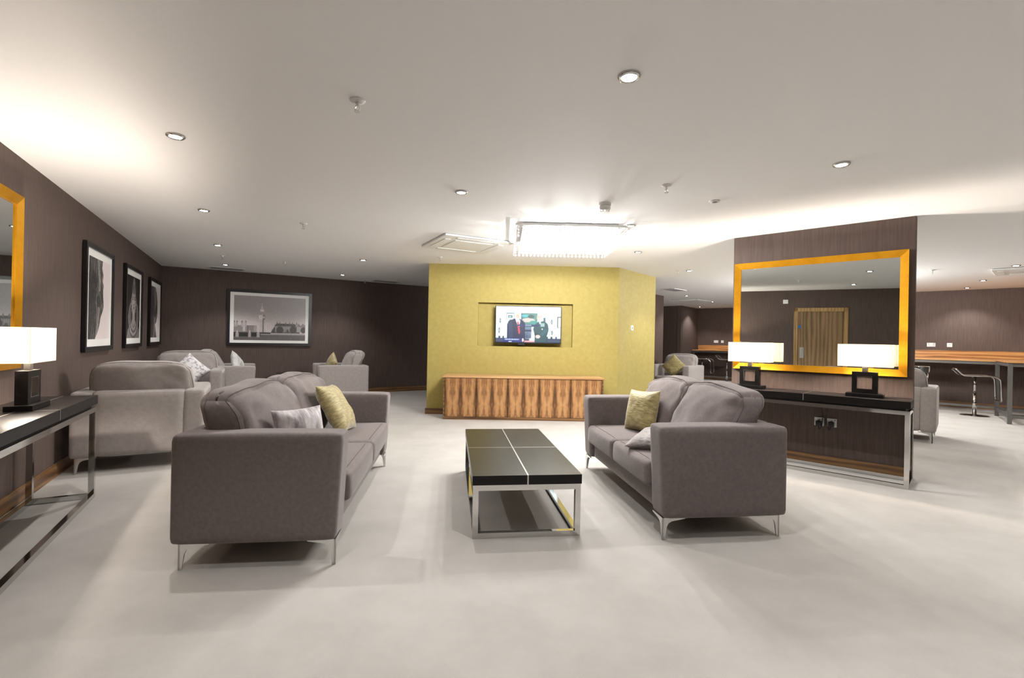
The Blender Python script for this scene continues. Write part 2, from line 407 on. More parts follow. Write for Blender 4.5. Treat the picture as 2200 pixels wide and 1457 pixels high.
# left wall local x: front looks into the room, local +x runs ... towards smaller e
d1 = bpy.data.objects.new('door_1', None); C.objects.link(d1); p = lw(1.98); d1.location = (p.x,p.y,0); d1.rotation_euler = (0,0,face(61.7)); struct(d1)
bm = bx(-.42,.42,-.012,-.002,.008,2.0); obj('door_leaf', bm, M_DOOR, d1)
bm = bmesh.new()
for x in (-.51,.43): box(bm, x, x+.08, -.03, -.002, 0, 2.08)
box(bm, -.51, .51, -.03, -.002, 2.0, 2.08); obj('door_frame', bm, M_DOORFRAME, d1)
obj('push_plate', bx(.31,.39,-.018,-.0125,.96,1.2), M_BRUSHED, d1)
t = on_left('door_sign', 'small round blue fire door sign high on the oak door in the mirror', 'sign', 2.385, 1.66, 1.452)
bm = lathe(bmesh.new(), [(.04,0),(.04,.003)]); bmesh.ops.rotate(bm, cent=(0,0,0), matrix=Matrix.Rotation(R(90),3,'X'), verts=bm.verts); obj('disc', bm, M_BLUE, t)
t = on_left('wall_thermostat', 'small white square sensor high on the wall seen in the pillar mirror', 'sensor', 2.66, 2.18)
obj('housing', bx(-.05,.05,-.022,-.001,0,.09,.004), M_WHITE, t)

# ------------------------------------------------------------------ lights in the ceiling
def spot(x, y, w, ang=112, blend=.55, tilt=None, col=SPOT_COL, parent=None):
    l = bpy.data.lights.new('downlight_beam','SPOT'); l.energy = w; l.spot_size = R(ang); l.spot_blend = blend; l.shadow_soft_size = .028; l.color = col
    o = bpy.data.objects.new('downlight_beam', l); C.objects.link(o); o.location = (0,0,-.022)
    o.parent = parent
    return o
dl0 = thing('downlight', 'x', 'downlight', (0,0,H))
bm = lathe(bmesh.new(), [(.036,-.004),(.036,-.012),(.044,-.014),(.052,-.008),(.053,0)]); obj('trim_ring', bm, M_CHROME, dl0, True)
bm = lathe(bmesh.new(), [(.0352,-.0005),(.0352,-.009),(.0001,-.0125)]); obj('lens', bm, M_LENS, dl0, True)
DL = [  # x, y, label
 (-2.117,3.01,'recessed round downlight over the left wall, nearest the camera of that row'),
 (-3.085,4.807,'recessed downlight above the armchair seen from behind at left'),
 (-4.081,6.675,'recessed downlight third along the left wall row, before the corner sprinkler'),
 (-5.078,8.532,'recessed downlight just in front of the left ceiling grille in the corner'),
 (-.448,4.053,'recessed downlight left of the chandelier above the left sofa end'),
 (-2.401,7.726,'recessed downlight between the air conditioning cassette and skyline picture, nearer one'),
 (-3.398,9.638,'recessed downlight close to the back wall right of the skyline picture'),
 (.519,2.238,'large bright recessed downlight at the top of the view, nearest the camera'),
 (2.204,3.27,'bright recessed downlight above the space before the brown pillar'),
 (1.229,5.106,'recessed downlight immediately right of the chandelier'),
 (1.697,6.601,'recessed downlight above the angled end of the gold wall'),
 (2.984,8.206,'recessed downlight beside a sprinkler left of the brown pillar'),
 (4.511,12.57,'recessed downlight in front of the far bay air conditioning cassette'),
 (5.88,14.241,'recessed downlight behind the far bay air conditioning cassette, close to pillar'),
 (7.371,7.098,'recessed downlight beside the slim ceiling unit at the right edge'),
 (8.455,8.71,'recessed downlight over the right counter, second from the wall'),
 (9.217,9.823,'recessed downlight closest to the right counter wall'),
]
DLX = [(-1.14,1.17),(-.16,-.67),(1.5,.4),(2.48,-1.44),(.9,-2.5),(3.2,1.43),(4.6,1.6),(6.1,5.2),(5.0,3.6),(8.4,4.6),(6.9,2.6),(6.3,11.2),(4.9,7.9),(10.3,8.5),(10.9,6.2),(6.3,16.3),(7.4,15.6)]  # unseen downlights added to light the floor and bounce onto the ceiling
for i, (x, y, lab) in enumerate(DL):
    if i == 0: dl0.location = (x,y,H); dl0['label'] = lab; o = dl0
    else: o = dup(dl0, (x,y,H), 0, lab)
    o['group'] = 'recessed downlights in the ceiling'
DLo = [o for o in C.objects if o.get('category') == 'downlight']
for x, y in DLX:
    o = dup(dl0, (x,y,H), 0, 'added recessed round downlight out of view, put in to brighten the room', 'added downlights out of view'); DLo.append(o)
WARM = {}
for o in DLo: spot(0,0,SPOT_W,ang=112 if o.location.y > 1.3 else 84,parent=o)

# chandelier: square crystal box, ceiling plate, hung strands
def chandelier(loc, yaw, label, detail=True):
    t = thing('chandelier', label, 'chandelier', loc, yaw)
    hw = .575
    obj('ceiling_plate', bx(-.5,.5,-.5,.5,-.03,-.001,.004), M_BRUSHED, t)
    bm = bmesh.new()
    for x in (-.49,.49): box(bm, x-.006,x+.006,-hw+.0065,hw-.0065,-.045,-.0305)
    for a in (-1,1): box(bm, -hw,hw, a*hw-.006,a*hw+.006,-.05,-.0305); box(bm, a*hw-.006,a*hw+.006,-hw+.0062,hw-.0062,-.05,-.0305)
    obj('hanging_rail', bm, M_BRUSHED, t)
    for sx in (-.3,.0,.3):
        for sy in (-.3,0,.3): obj('lamp_holder', cyl(bmesh.new(), sx, sy, -.09, -.031, .012, seg=10), M_CHROME, t)
    for sx in (-.3,.0,.3):
        for sy in (-.3,0,.3):
            obj('bulb', lathe(bmesh.new(), [(.008,-.0905),(.014,-.1),(.014,-.13),(.0001,-.142)], sx, sy, 12), M_BULB, t, True)
            l = bpy.data.lights.new('bulb_light','POINT'); l.energy = CHAND_W/9; l.shadow_soft_size = .03; l.color = CHAND_COL
            lo = bpy.data.objects.new('bulb_light', l); C.objects.link(lo); lo.parent = t; lo.location = (sx,sy,-.165)
    def strand(bm, x, y, top, bot, along):
        z = top
        while z-.034 > bot:
            g = .014; a, b = (g, .004) if along == 'x' else (.004, g)
            v = [bm.verts.new(p) for p in ((x,y,z),(x+a,y,z-.015),(x,y+b,z-.015),(x-a,y,z-.015),(x,y-b,z-.015),(x,y,z-.03))]
            for k in range(4):
                bm.faces.new((v[0], v[1+k], v[1+(k+1)%4])); bm.faces.new((v[5], v[1+(k+1)%4], v[1+k]))
            z -= .031
        return bm
    if detail:
        N = 24; rest = bmesh.new()
        for side in range(4):
            for k in range(N):
                u = -hw + 2*hw*(k+.5)/N
                x, y, al = ((u,-hw,'x'),(hw,u,'y'),(u,hw,'x'),(-hw,u,'y'))[side]
                obj('crystal_strand', strand(bmesh.new(), x, y, -.052, -.21, al), M_CRYSTAL, t)
        for h2, bot in ((.50,-.19),(.42,-.165)):
            for side in range(4):
                for k in range(22):
                    u = -h2+2*h2*(k+.5)/22; x, y, al = ((u,-h2,'x'),(h2,u,'y'),(u,h2,'x'),(-h2,u,'y'))[side]
                    strand(rest, x, y, -.032, bot, al)
        r = obj('inner_crystal_strands', rest, M_CRYSTAL, t); r['kind'] = 'stuff'
    return t
chandelier((.585,5.565,H), R(1.1), 'square crystal chandelier glowing white in front of the gold wall')
chandelier((5.75,8.9,H), R(-47), 'crystal chandelier hidden behind the brown pillar', False)

# smoke detector, sprinklers, flush disc, cassettes, grilles
t = thing('smoke_detector', 'round white smoke detector hanging just above the chandelier', 'smoke detector', (.807,4.315,H))
obj('base', lathe(bmesh.new(), [(.055,-.001),(.055,-.022)]), M_WHITE, t, False)
bm = lathe(bmesh.new(), [(.046,-.0225),(.05,-.03),(.05,-.055),(.03,-.06),(.0001,-.06)]); obj('sensor_head', bm, M_WHITE, t, True)
bm = bmesh.new()
for k in range(6): cyl(bm, .036*math.cos(k), .036*math.sin(k), -.078, -.0585, .004, seg=6)
cyl(bm, 0,0,-.082,-.0775,.04,seg=18); obj('sensor_cage', bm, M_WHITE, t)
sp0 = thing('sprinkler', 'x', 'sprinkler', (0,0,H), 0, 'ceiling sprinklers')
obj('escutcheon', lathe(bmesh.new(), [(.04,-.001),(.038,-.006),(.02,-.012),(.0001,-.012)]), M_WHITE, sp0, True)
bm = bmesh.new(); cyl(bm,0,0,-.035,-.0125,.009,seg=12)
for a in (-1,1): tube(bm, [(a*.008,0,-.034),(a*.014,0,-.045),(a*.003,0,-.058)], .002, 6)
cyl(bm,0,0,-.0615,-.0585,.015,seg=14); obj('nozzle', bm, M_BRUSHED, sp0)
SPR = [(-.827,2.516,'nearest chrome ceiling sprinkler, left of centre near the top of the view'),(1.185,3.784,'ceiling sprinkler right of the smoke detector'),
 (-2.309,5.305,'ceiling sprinkler in open ceiling between left wall row and chandelier'),(-4.557,7.577,'ceiling sprinkler between the third and corner downlights at left'),
 (-3.815,8.077,'small sprinkler in front of the skyline picture, right of the corner grille'),(-3.22,10.517,'sprinkler beside the small grille right of the skyline picture'),
 (2.814,8.285,'sprinkler next to the downlight left of the brown pillar'),(-1.115,7.322,'sprinkler below the air conditioning cassette, near gold wall top'),
 (6.638,7.669,'sprinkler in the plain ceiling right of the brown pillar'),(6.969,16.154,'far sprinkler over the bay counter')]
for i, (x,y,lab) in enumerate(SPR):
    if i == 0: sp0.location = (x,y,H); sp0['label'] = lab
    else: dup(sp0, (x,y,H), 0, lab)
t = thing('ceiling_sensor', 'small flush white disc in the ceiling right of the sprinkler', 'sensor', (1.726,4.181,H))
obj('rim', lathe(bmesh.new(), [(.045,-.001),(.042,-.008),(.024,-.01)]), M_WHITE, t, True); obj('eye', lathe(bmesh.new(), [(.022,-.004),(.022,-.014),(.0001,-.016)]), M_GREY, t, True)
def cassette(loc, yaw, lab, s=.46):
    t = thing('air_conditioning_cassette', lab, 'air conditioner', loc, yaw)
    obj('panel', bx(-s,s,-s,s,-.028,-.006,.006), M_WHITE, t)
    obj('shadow_gap', bx(-s+.02,s-.02,-s+.02,s-.02,-.0055,-.001), M_BLACK, t)
    obj('intake_grille', bx(-s*.55,s*.55,-s*.55,s*.55,-.034,-.0285,.003), M_WHITE, t)
    for k in range(4):
        bm = bx(-s*.6,s*.6,-s*.86,-s*.7,-.0335,-.0285); o = obj('air_flap', bm, M_WHITE, t); o.rotation_euler = (0,0,k*PI/2)
    return t
cassette((-.61,6.25,H), R(28.3), 'square white air conditioning cassette left of the chandelier')
cassette((5.16,14.0,H), R(42), 'air conditioning cassette in the far bay left of the pillar', .42)
cassette((7.95,7.42,H), R(42), 'air conditioning unit cut off by the right edge of the view', .42)
def grille(loc, yaw, lab, wx=.28, wy=.16):
    t = thing('ceiling_grille', lab, 'vent', loc, yaw, 'small white ceiling grilles')
    bm = bmesh.new()
    for a in (-1,1): box(bm,-wx,wx,a*wy-.02,a*wy+.02,-.012,-.001); box(bm,a*wx-.02,a*wx+.02,-wy+.0205,wy-.0205,-.012,-.001)
    obj('frame', bm, M_WHITE, t); bm = bmesh.new(); k = -wy+.04
    while k < wy-.03: box(bm,-wx+.021,wx-.021,k,k+.012,-.010,-.002); k += .03
    obj('louvre', bm, M_GREY, t)
grille((-5.36,9.06,H), R(31.6), 'white ceiling grille in the far left corner by the downlight')
grille((-2.80,10.66,H), R(31.6), 'white ceiling grille right of the skyline picture, over the dark wall')
grille((3.73,11.25,H), R(42), 'flat white ceiling grille beyond the gold wall end')

# ------------------------------------------------------------------ seating
def leg_mesh(sx, sy):
    """bracket leg: thin tapering post whose top sweeps out both ways along the frame; corner at 0,0, arms towards +sx,+sy"""
    bm = bmesh.new(); top = .14
    prof = [(0,0),(.017,0),(.026,.06),(.030,.085),(.040,.105),(.062,.118),(.15,.132),(.15,top),(0,top)]
    prism(bm, [(x*sx, z) for x, z in prof], 0, sy*.009)
    b2 = bmesh.new(); prism(b2, [(x*sy, z) for x, z in prof], 0, -sx*.009)
    bmesh.ops.rotate(b2, cent=(0,0,0), matrix=Matrix.Rotation(R(90),3,'Z'), verts=b2.verts)
    me = bpy.data.meshes.new('t'); b2.to_mesh(me); b2.free(); bm.from_mesh(me); bpy.data.meshes.remove(me)
    return bm
def seating(name, label, cat, L, D, loc, az, n_seat, fab, arm=.2, group=None, cush_z=.93, seed=1, bh=.72, seat_over=.0):
    t = thing(name, label, cat, (*loc, 0), face(az), group)
    z0 = .14; hx, hy = L/2, D/2
    obj('base', soft((0,.02,(z0+.29)/2+.004), (hx-arm+.004, hy-.045, (.29-z0)/2-.002), .012, n=8), fab, t, True)
    for s in (-1, 1):
        def wp(p,u,v,w,s=s):
            p = p.copy()
            if v < 0: p.y += .03*(1-w)/2*(-v)         # arm front leans slightly
            return p
        obj('armrest', soft((s*(hx-arm/2),0,(z0+bh)/2), (arm/2,hy,(bh-z0)/2), .032, (0,0,.006), 12, wp), fab, t, True)
    bw = hx-arm+.012
    def bwarp(p,u,v,w):
        p = p.copy(); p.x *= 1+.05*max(0,w)**2*(.25/bw); return p
    obj('backrest', soft((0,hy-.10+.003,(z0+bh)/2+.002), (bw,.103,(bh-z0)/2), .04, (0,.006,.0), 10, bwarp), fab, t, True)
    inner = L-2*arm; w = inner/n_seat
    for k in range(n_seat):
        cx = -inner/2 + w*(k+.5); c = (cx,-.105-seat_over/2,.37); h = (w/2-.002,(D-.2)/2+.0+seat_over/2,.085); bl = (0,.012,.016)
        wr = wrinkle(seed+k*1.7, .004)
        sc = obj('seat_cushion', soft(c,h,.035,bl,16,wr), fab, t, True)
        obj('piping', piping(c,h,.035,bl,wr,-.92,.003), M_SEAM, sc)
    nb = n_seat; w = (inner+.10)/nb; ch = (cush_z-.45)
    for k in range(nb):
        cx = -(inner+.10)/2 + w*(k+.5)
        c = (cx, hy-.31, .45+ch/2); h = (w/2+.004, .105, ch/2); bl = (.012,.055,.02)
        sd = seed*7.3+k*3
        def wr(p,u,v,w,sd=sd,k=k):
            q = Vector((p.x*5+sd, p.y*5, p.z*5)); k1 = noise.noise(q); k2 = noise.noise(q*2.6+Vector((3,1,7)))
            p = p.copy(); ka = 1 if n_seat > 1 else .6; p.y += ka*(.02*k1+.011*k2)*(1 if v>0 else -1); p.z += ((.03 if n_seat > 1 else .012)*noise.noise(Vector((p.x*3.2+sd,1.7,0)))-.03*abs(u)**4)*(w+1)/2
            p.x *= 1+.03*(1-w*w)-.05*max(0,w)**2
            # lean back over the backrest
            if w > -1: p.y += .17*((w+1)/2)**1.3
            # crumpled folds near the upper corners
            p.y -= .03*math.sin(34*(p.x*.7*(1 if u>0 else -1)+p.z)+3*k1)*max(0,abs(u)-.5)*max(0,w+.3)*(1 if v<0 else -.6)
            return p
        cs = obj('back_cushion', soft(c,h,.06,bl,26,wr), fab, t, True)
        obj('piping', piping(c,h,.06,bl,wr,-.72,.003,16), M_SEAM, cs)
        obj('piping', piping(c,h,.06,bl,wr,.72,.003,16), M_SEAM, cs)
    for sx in (-1,1):
        for sy in (-1,1):
            l = obj('leg', leg_mesh(-sx,-sy), M_BRUSHED, t); l.location = (sx*(hx-.035), sy*(hy-.035), 0)
    return t
seating('sofa','grey two-seat sofa on the left of the black coffee table','sofa',2.13,.87,(-1.470,3.622),82.8,2,M_FAB,seed=1,cush_z=.93)
seating('sofa','compact grey two-seat sofa on the right of the black coffee table','sofa',1.80,.87,(1.259,3.967),262.7,2,M_FAB,seed=2,cush_z=.93)
AW, AD = .99, .88
ch = seating('armchair','beige-grey armchair seen from behind beside the left console table','armchair',AW,AD,(-3.577,4.786),-28.3,1,M_FAB2,arm=.17,group='armchairs',cush_z=.97,seed=3)
dup(ch, (-4.865,7.222,0), face(151.7), 'grey armchair facing the camera by the left wall, patterned cushion on it')
dup(ch, (-4.912,8.357,0), face(61.7), 'armchair in the far left corner, side on, with a white cushion')
dup(ch, (-3.268,9.225,0), face(241.7), 'armchair seen side on right of the small chrome table, pale gold cushion')
dup(ch, (3.968,11.63,0), face(223), 'pale armchair beyond the gold wall end, gold diamond cushion on it')
dup(ch, (5.428,6.90,0), face(43), 'bluish-grey armchair seen from behind, peeking out right of the brown pillar')

pillow('small silver-lilac velvet cushion on the left sofa behind its near arm', M_SILV, .34,.32,.12,(-1.30,3.0,.645),122,16,0,1)
pillow('crushed gold velvet cushion leaning on the left sofa', M_GOLDV, .43,.43,.15,(-1.43,3.98,.66),84,30,4,2)
pillow('light gold velvet cushion standing upright on the right sofa', M_GOLDV, .36,.37,.15,(1.155,4.26,.645),243,14,-3,3)
pillow('crinkled grey velvet cushion lying on the right sofa seat by its near arm', M_GREYV, .42,.42,.13,(1.13,3.64,.53),262,80,42,4, amp=.012)
pillow('white and grey patterned cushion set as a diamond on the armchair by the left wall', M_WHITEV, .40,.40,.13,(-4.72,7.10,.70),146,22,45,5)
pillow('plain white cushion upright on the far corner armchair', M_PALE, .42,.42,.14,(-4.72,8.36,.70),75,16,30,6)
pillow('pale gold and white cushion on the armchair right of the chrome table', M_GOLDV, .40,.40,.14,(-3.42,9.16,.69),232,16,30,7)
pillow('gold velvet cushion set as a diamond on the far pale armchair', M_GOLDV, .42,.42,.14,(3.82,11.42,.70),214,18,42,8)

# ------------------------------------------------------------------ tables
def slab_top(t, x0,x1,y0,y1,z0,z1, seams_x=(), seams_y=()):
    top = obj('table_top', bx(x0,x1,y0,y1,z0,z1,.0015), M_BLACKWOOD, t)
    bm = bmesh.new(); e = .0008
    for x in seams_x:
        box(bm, x-.004,x+.004,y0-e,y1+e,z1-.001,z1+e)
        for y in (y0-e*2, y1+e): box(bm, x-.004,x+.004,y,y+e,z0+.002,z1-.0011)
    for y in seams_y: box(bm, x0-e,x1+e,y-.004,y+.004,z1-.001,z1+e*.6)
    obj('metal_inlay', bm, M_BRUSHED, top)
    return top
def base_frame(t, x0,x1,y0,y1,z1, b=.04, name='frame'):
    bm = bmesh.new()
    for y in (y0, y1-b):
        box(bm, x0,x1,y,y+b,0,b); box(bm, x0,x1,y,y+b,z1-b,z1)
        for x in (x0, x1-b): box(bm, x,x+b,y,y+b,b,z1-b)
    for x in (x0, x1-b):
        for z in (0, z1-b): box(bm, x,x+b,y0+b,y1-b,z,z+b)
    return obj(name, bm, M_CHROME, t)
t = thing('coffee_table','low black wood coffee table with crossed metal inlay on a chrome frame','coffee table',(.0205,3.842,0),R(7.1))
slab_top(t,-.35,.35,-.79,.79,.335,.395,(0,),(0,))
base_frame(t,-.345,.345,-.785,.785,.3345,.035)
def console(label, loc, yaw):
    t = thing('console_table', label, 'console table', loc, yaw)
    slab_top(t,-.825,.825,-.2,.19,.705,.77,(0,),(0,))
    bm = bx(-.79,.79,-.17,.16,.685,.7045); obj('under_panel', bm, M_BLACK, t)
    base_frame(t,-.82,.82,-.195,.185,.6845,.035)
    return t
p = pl((-1.99-.335)/2, 5.87-.195); console('black console table with chrome frame against the mirrored brown pillar', (p.x,p.y,0), face(223.1))
p = lw(4.715-.825, 1.215); console('black console table with chrome frame along the left wall under the mirror', (p.x,p.y,0), face(61.7))
t = thing('side_table','small square chrome side table between the two far armchairs','side table',(-4.36,9.55,0),face(151.7))
base_frame(t,-.25,.25,-.25,.25,.50,.022); obj('table_top', bx(-.25,.25,-.25,.25,.5005,.512), M_GLASS_TOP, t)
obj('lower_tray', bx(-.225,.225,-.225,.225,.36,.372), M_CHROME, t)

def table_lamp(label, loc, yaw, watts=LAMP_W):
    t = thing('table_lamp', label, 'table lamp', loc, yaw, 'lamps with rectangular white shades')
    obj('base', bx(-.145,.145,-.065,.065,0,.032,.002), M_BLACKWOOD, t)
    bm = bmesh.new()
    for x0,x1,z0,z1 in ((-.1,-.06,.0325,.235),(.06,.1,.0325,.235),(-.06,.06,.0325,.0725),(-.06,.06,.195,.235)): box(bm,x0,x1,-.03,.03,z0,z1)
    st = obj('square_frame', bm, M_BLACKWOOD, t)
    bm = bmesh.new()
    for x in (-.0595,.057): box(bm, x,x+.0025,-.031,.031,.073,.1945)
    for z in (.073,.192): box(bm,-.057,.057,-.031,.031,z,z+.0025)
    obj('metal_lining', bm, M_CHROME, st)
    obj('neck', bx(-.022,.022,-.016,.016,.2355,.31,.002), M_SATIN, t)
    bm = bmesh.new(); th = .003; w, d = .212, .07
    box(bm,-w,w,-d,-d+th,.285,.497); box(bm,-w,w,d-th,d,.285,.497); box(bm,-w,-w+th,-d+th,d-th,.285,.497); box(bm,w-th,w,-d+th,d-th,.285,.497)
    sh = obj('lamp_shade', bm, M_SHADE, t)
    bm = bmesh.new(); box(bm,-w+th,w-th,-.002,.002,.3,.304); obj('shade_carrier', bm, M_SATIN, sh)
    obj('bulb', lathe(bmesh.new(), [(.012,.3105),(.026,.335),(.026,.35),(.0001,.372)],0,0,16), M_BULB, t, True)
    l = bpy.data.lights.new('lamp_light','POINT'); l.energy = watts; l.shadow_soft_size = .03; l.color = LAMP_COL
    lo = bpy.data.objects.new('lamp_light', l); C.objects.link(lo); lo.parent = t; lo.location = (0,0,.392)
    return t
p = pl(-1.715, 5.665); table_lamp('lit table lamp at the left end of the console below the pillar mirror', (p.x,p.y,.7712), face(223.1))
p = pl(-.69, 5.665); table_lamp('lit table lamp at the right end of the console below the pillar mirror', (p.x,p.y,.7712), face(223.1))
p = lw(4.02, 1.20); table_lamp('lit table lamp on the left wall console, cut by the photo edge', (p.x,p.y,.7712), face(61.7), LAMP_W*1.7)

# ------------------------------------------------------------------ mirrors
def frame_bars(w, h, f, d, z0):
    """mitred frame, front at -d"""
    bm = bmesh.new(); o = [(-w,z0),(w,z0),(w,z0+h),(-w,z0+h)]; i = [(-w+f,z0+f),(w-f,z0+f),(w-f,z0+h-f),(-w+f,z0+h-f)]
    for k in range(4):
        a, b, c, e = o[k], o[(k+1)%4], i[(k+1)%4], i[k]
        A = [bm.verts.new((x,-.002,z)) for x,z in (a,b,c,e)]; B = [bm.verts.new((x,yy,z)) for (x,z),yy in zip((a,b,c,e),(-d,-d,-d*.55,-d*.55))]
        bm.faces.new(A); bm.faces.new(B[::-1])
        for q in range(4): bm.faces.new((A[q],B[q],B[(q+1)%4],A[(q+1)%4]))
    return bm
def mirror(label, loc, yaw, w=.782, h=1.20, z0=.968, f=.066):
    t = thing('wall_mirror', label, 'mirror', loc, yaw)
    obj('frame', frame_bars(w,h,f,.04,z0), M_GILT, t)
    obj('mirror_glass', bx(-w+f-.004,w-f+.004,-.012,-.008,z0+f-.004,z0+h-f+.004), M_MIRROR, t); return t
p = pl(-1.173, PF-.001); mirror('wide gilt-framed mirror on the brown pillar', (p.x,p.y,0), face(223.1))
p = lw(4.15, 1.464); mirror('gilt-framed mirror on the left wall, only its right end in view', (p.x,p.y,0), face(61.7), w=.495, z0=.985)

# ------------------------------------------------------------------ framed prints
def framed(label, loc, yaw, w, h, z0, f, mount, me, m=M_PRINT):
    t = thing('framed_picture', label, 'picture', loc, yaw)
    bm = bmesh.new()
    for x0,x1,a,b in ((-w,-w+f,z0,z0+h),(w-f,w,z0,z0+h),(-w+f,w-f,z0,z0+f),(-w+f,w-f,z0+h-f,z0+h)): box(bm,x0,x1,-.035,-.002,a,b)
    obj('frame', bm, M_FRAME, t)
    obj('mount', bx(-w+f,w-f,-.018,-.004,z0+f,z0+h-f), M_MATB, t)
    link('print', me, m, t); return t
G = lambda v: (v, v*.955, v*.95)
# three statue portraits
def bust(kind):
    c = Canvas(90, 110, G(246))
    X, Y = c.X, c.Y
    if kind == 2:
        c.a[:] = G(34)
        c.poly([(.0,0),(.06,.14),(.3,.24),(.38,.3),(.62,.3),(.72,.24),(.98,.14),(1,0)], G(150))           # shoulders
        for k in range(5): c.put(np.abs(((X-.5)/(.2+.05*k))**2+((Y-.34)/(.14+.045*k))**2-1) < .09, G(205 if k%2 else 90)) if True else 0
        c.poly([(.38,.2),(.4,.44),(.6,.44),(.62,.2)], G(165))
        c.ell(.5,.60,.165,.24,G(178)); c.ell(.43,.58,.09,.2,G(200),.5)
        c.ell(.5,.80,.175,.09,G(120)); c.ell(.5,.86,.13,.08,G(140)); c.ell(.5,.92,.08,.05,G(165))
        for k in range(5): c.put((np.abs(((X-.5)/(.175-.02*k))**2+((Y-(.77+.03*k))/.06)**2-1) < .16) & (Y > .77), G(60))
        for s in (-1,1):
            c.ell(.5+s*.075,.63,.045,.012,G(60)); c.ell(.5+s*.075,.665,.055,.008,G(90)); c.ell(.5+s*.18,.55,.022,.12,G(150)); c.ell(.5+s*.18,.5,.012,.05,G(50))
        c.poly([(.485,.64),(.515,.64),(.535,.545),(.465,.545)], G(210)); c.ell(.5,.545,.04,.012,G(80)); c.ell(.5,.492,.055,.013,G(70)); c.ell(.5,.478,.045,.01,G(150))
        c.put((X>.62)&(Y>.2)&(Y<.85)&(((X-.5)/.165)**2+((Y-.6)/.24)**2<=1), G(110), .6)
        c.put((Y<.24)&(np.sin(X*60+np.sin(Y*50)*2)>.5)&(c.a[...,0]>100), G(80), .6)
    else:
        edge = [(0,1),(.62,1),(.60,.9),(.66,.82),(.64,.74),(.69,.68),(.66,.6),(.68,.5),(.70,.42),(.64,.34),(.58,.3),(.52,.2),(.44,.1),(.3,.0),(0,0)] if kind == 1 else \
               [(0,1),(.5,1),(.66,.86),(.74,.7),(.76,.55),(.74,.42),(.62,.30),(.5,.27),(.56,.18),(.66,.06),(.7,0),(0,0)]
        c.poly(edge, G(62)); d = c.a[...,0] < 100
        for k in range(7):
            x0 = .08+.085*k
            c.put(d & (np.abs(X-(x0+.12*np.sin(Y*3.3+.4)*(1 if kind==1 else .6))) < .014+.006*np.sin(Y*20+k)), G(104+10*k))
        c.put(d & (np.abs(X-.36-.13*np.sin(Y*2.6)) < .045), G(168), .75)
        c.ell(.2,.55,.14,.3,G(48),.5); c.put(d & (((X-.5)/.14)**2+((Y-.5)/.1)**2 < 1), G(40), .7)
        c.put(d & (np.abs(((X-.46)/.12)**2+((Y-.46)/.12)**2-1) < .25), G(140), .7)
        c.speck(d, 14, kind)
    return c.blur(1)
for k, (e, kind, lab) in enumerate(((6.70,1,'framed statue portrait on the left wall nearest the mirror, dark face fragment'),(8.42,2,'middle framed print on the left wall, stone bust on a black ground'),(10.13,3,'framed statue portrait on the left wall closest to the room corner'))):
    p = lw(e, 1.464); z0, h, w, f, mt = 1.045, 1.10, .545, .05, .095
    me = bust(kind).mesh(-w+f+mt, w-f-mt, z0+f+mt*.8, z0+h-f-mt*.8, -.0195)
    framed(lab, (p.x,p.y,0), face(61.7), w, h, z0, f, mt, me)
# skyline: tower, long palace, bridge, riverside block with trees
c = Canvas(210, 130, G(118)); X, Y = c.X, c.Y
c.a[:] = (140-10*(Y-.5)+50*np.exp(-((Y-.32)/.25)**2)*.9)[...,None]*np.array([1,.955,.95])
c.rect(0,1,0,.13,G(84)); c.put((Y<.13)&(np.sin(Y*260+np.sin(X*40))>.3), G(104), .6)
c.rect(0,.31,.17,.34,G(150))
for k in range(22): c.rect(.012*k+.008,.012*k+.013,.19,.33,G(64),.8)
for x in (.0,.035,.1,.15): c.rect(x,x+.022,.3,.40,G(150)); c.poly([(x,.40),(x+.011,.44),(x+.022,.40)],G(80))
c.rect(.12,.155,.2,.42,G(170))
c.rect(.345,.40,.16,.50,G(186)); c.rect(.385,.405,.16,.50,G(104)); c.rect(.335,.42,.47,.58,G(190)); c.rect(.392,.42,.47,.58,G(110))
c.ell(.362,.525,.018,.03,G(226)); c.ell(.362,.525,.011,.02,G(170)); c.ell(.405,.525,.009,.024,G(200))
c.poly([(.34,.58),(.355,.66),(.40,.66),(.417,.58)],G(150)); c.rect(.352,.404,.655,.69,G(196)); c.poly([(.352,.69),(.377,.80),(.402,.69)],G(170)); c.rect(.374,.380,.78,.84,G(200)); c.put((np.sin(Y*190)>.2)&(X>.345)&(X<.4)&(Y>.17)&(Y<.47), G(150), .5)
c.rect(.44,.50,.16,.36,G(180)); 
for k in range(5): c.rect(.443+.012*k,.446+.012*k,.18,.4,G(214))
c.poly([(.5,.16),(.52,.24),(.56,.33),(.60,.4),(.66,.38),(.85,.37),(.9,.3),(.92,.16)],G(74))
c.rect(.56,.86,.2,.35,G(116)); c.put((X>.55)&(X<.86)&(Y>.18)&(Y<.34)&(np.sin(X*300)>.1)&(np.sin(Y*190)>-.3), G(196), .8)
c.poly([(.55,.34),(.58,.39),(.84,.39),(.87,.34)],G(70))
for x in (.59,.63,.71,.77,.81,.87): c.poly([(x-.012,.37),(x,.45),(x+.012,.37)],G(104))
c.ell(.63,.24,.05,.09,G(70)); c.ell(.82,.25,.045,.1,G(66)); c.ell(.74,.2,.02,.06,G(80))
c.rect(.87,1,.2,.34,G(150)); c.poly([(.87,.34),(.9,.41),(.93,.35),(.96,.41),(1,.36),(1,.3)],G(120)); c.ell(.97,.25,.04,.07,G(62))
c.rect(.45,1,.135,.17,G(176)); c.put((X>.5)&(Y>.14)&(Y<.15), G(90)); c.rect(0,.5,.15,.185,G(60))
c.put((X<.36)&(Y<.165)&(Y>.085), G(36))
for x in (.05,.215,.33): c.rect(x-.02,x+.02,.07,.17,G(150)); c.poly([(x-.01,.17),(x,.24),(x+.01,.17)],G(190))
c.speck(np.ones(X.shape), 3, 5); c.blur(1); c.a = np.clip(c.a*1.12, 0, 250)
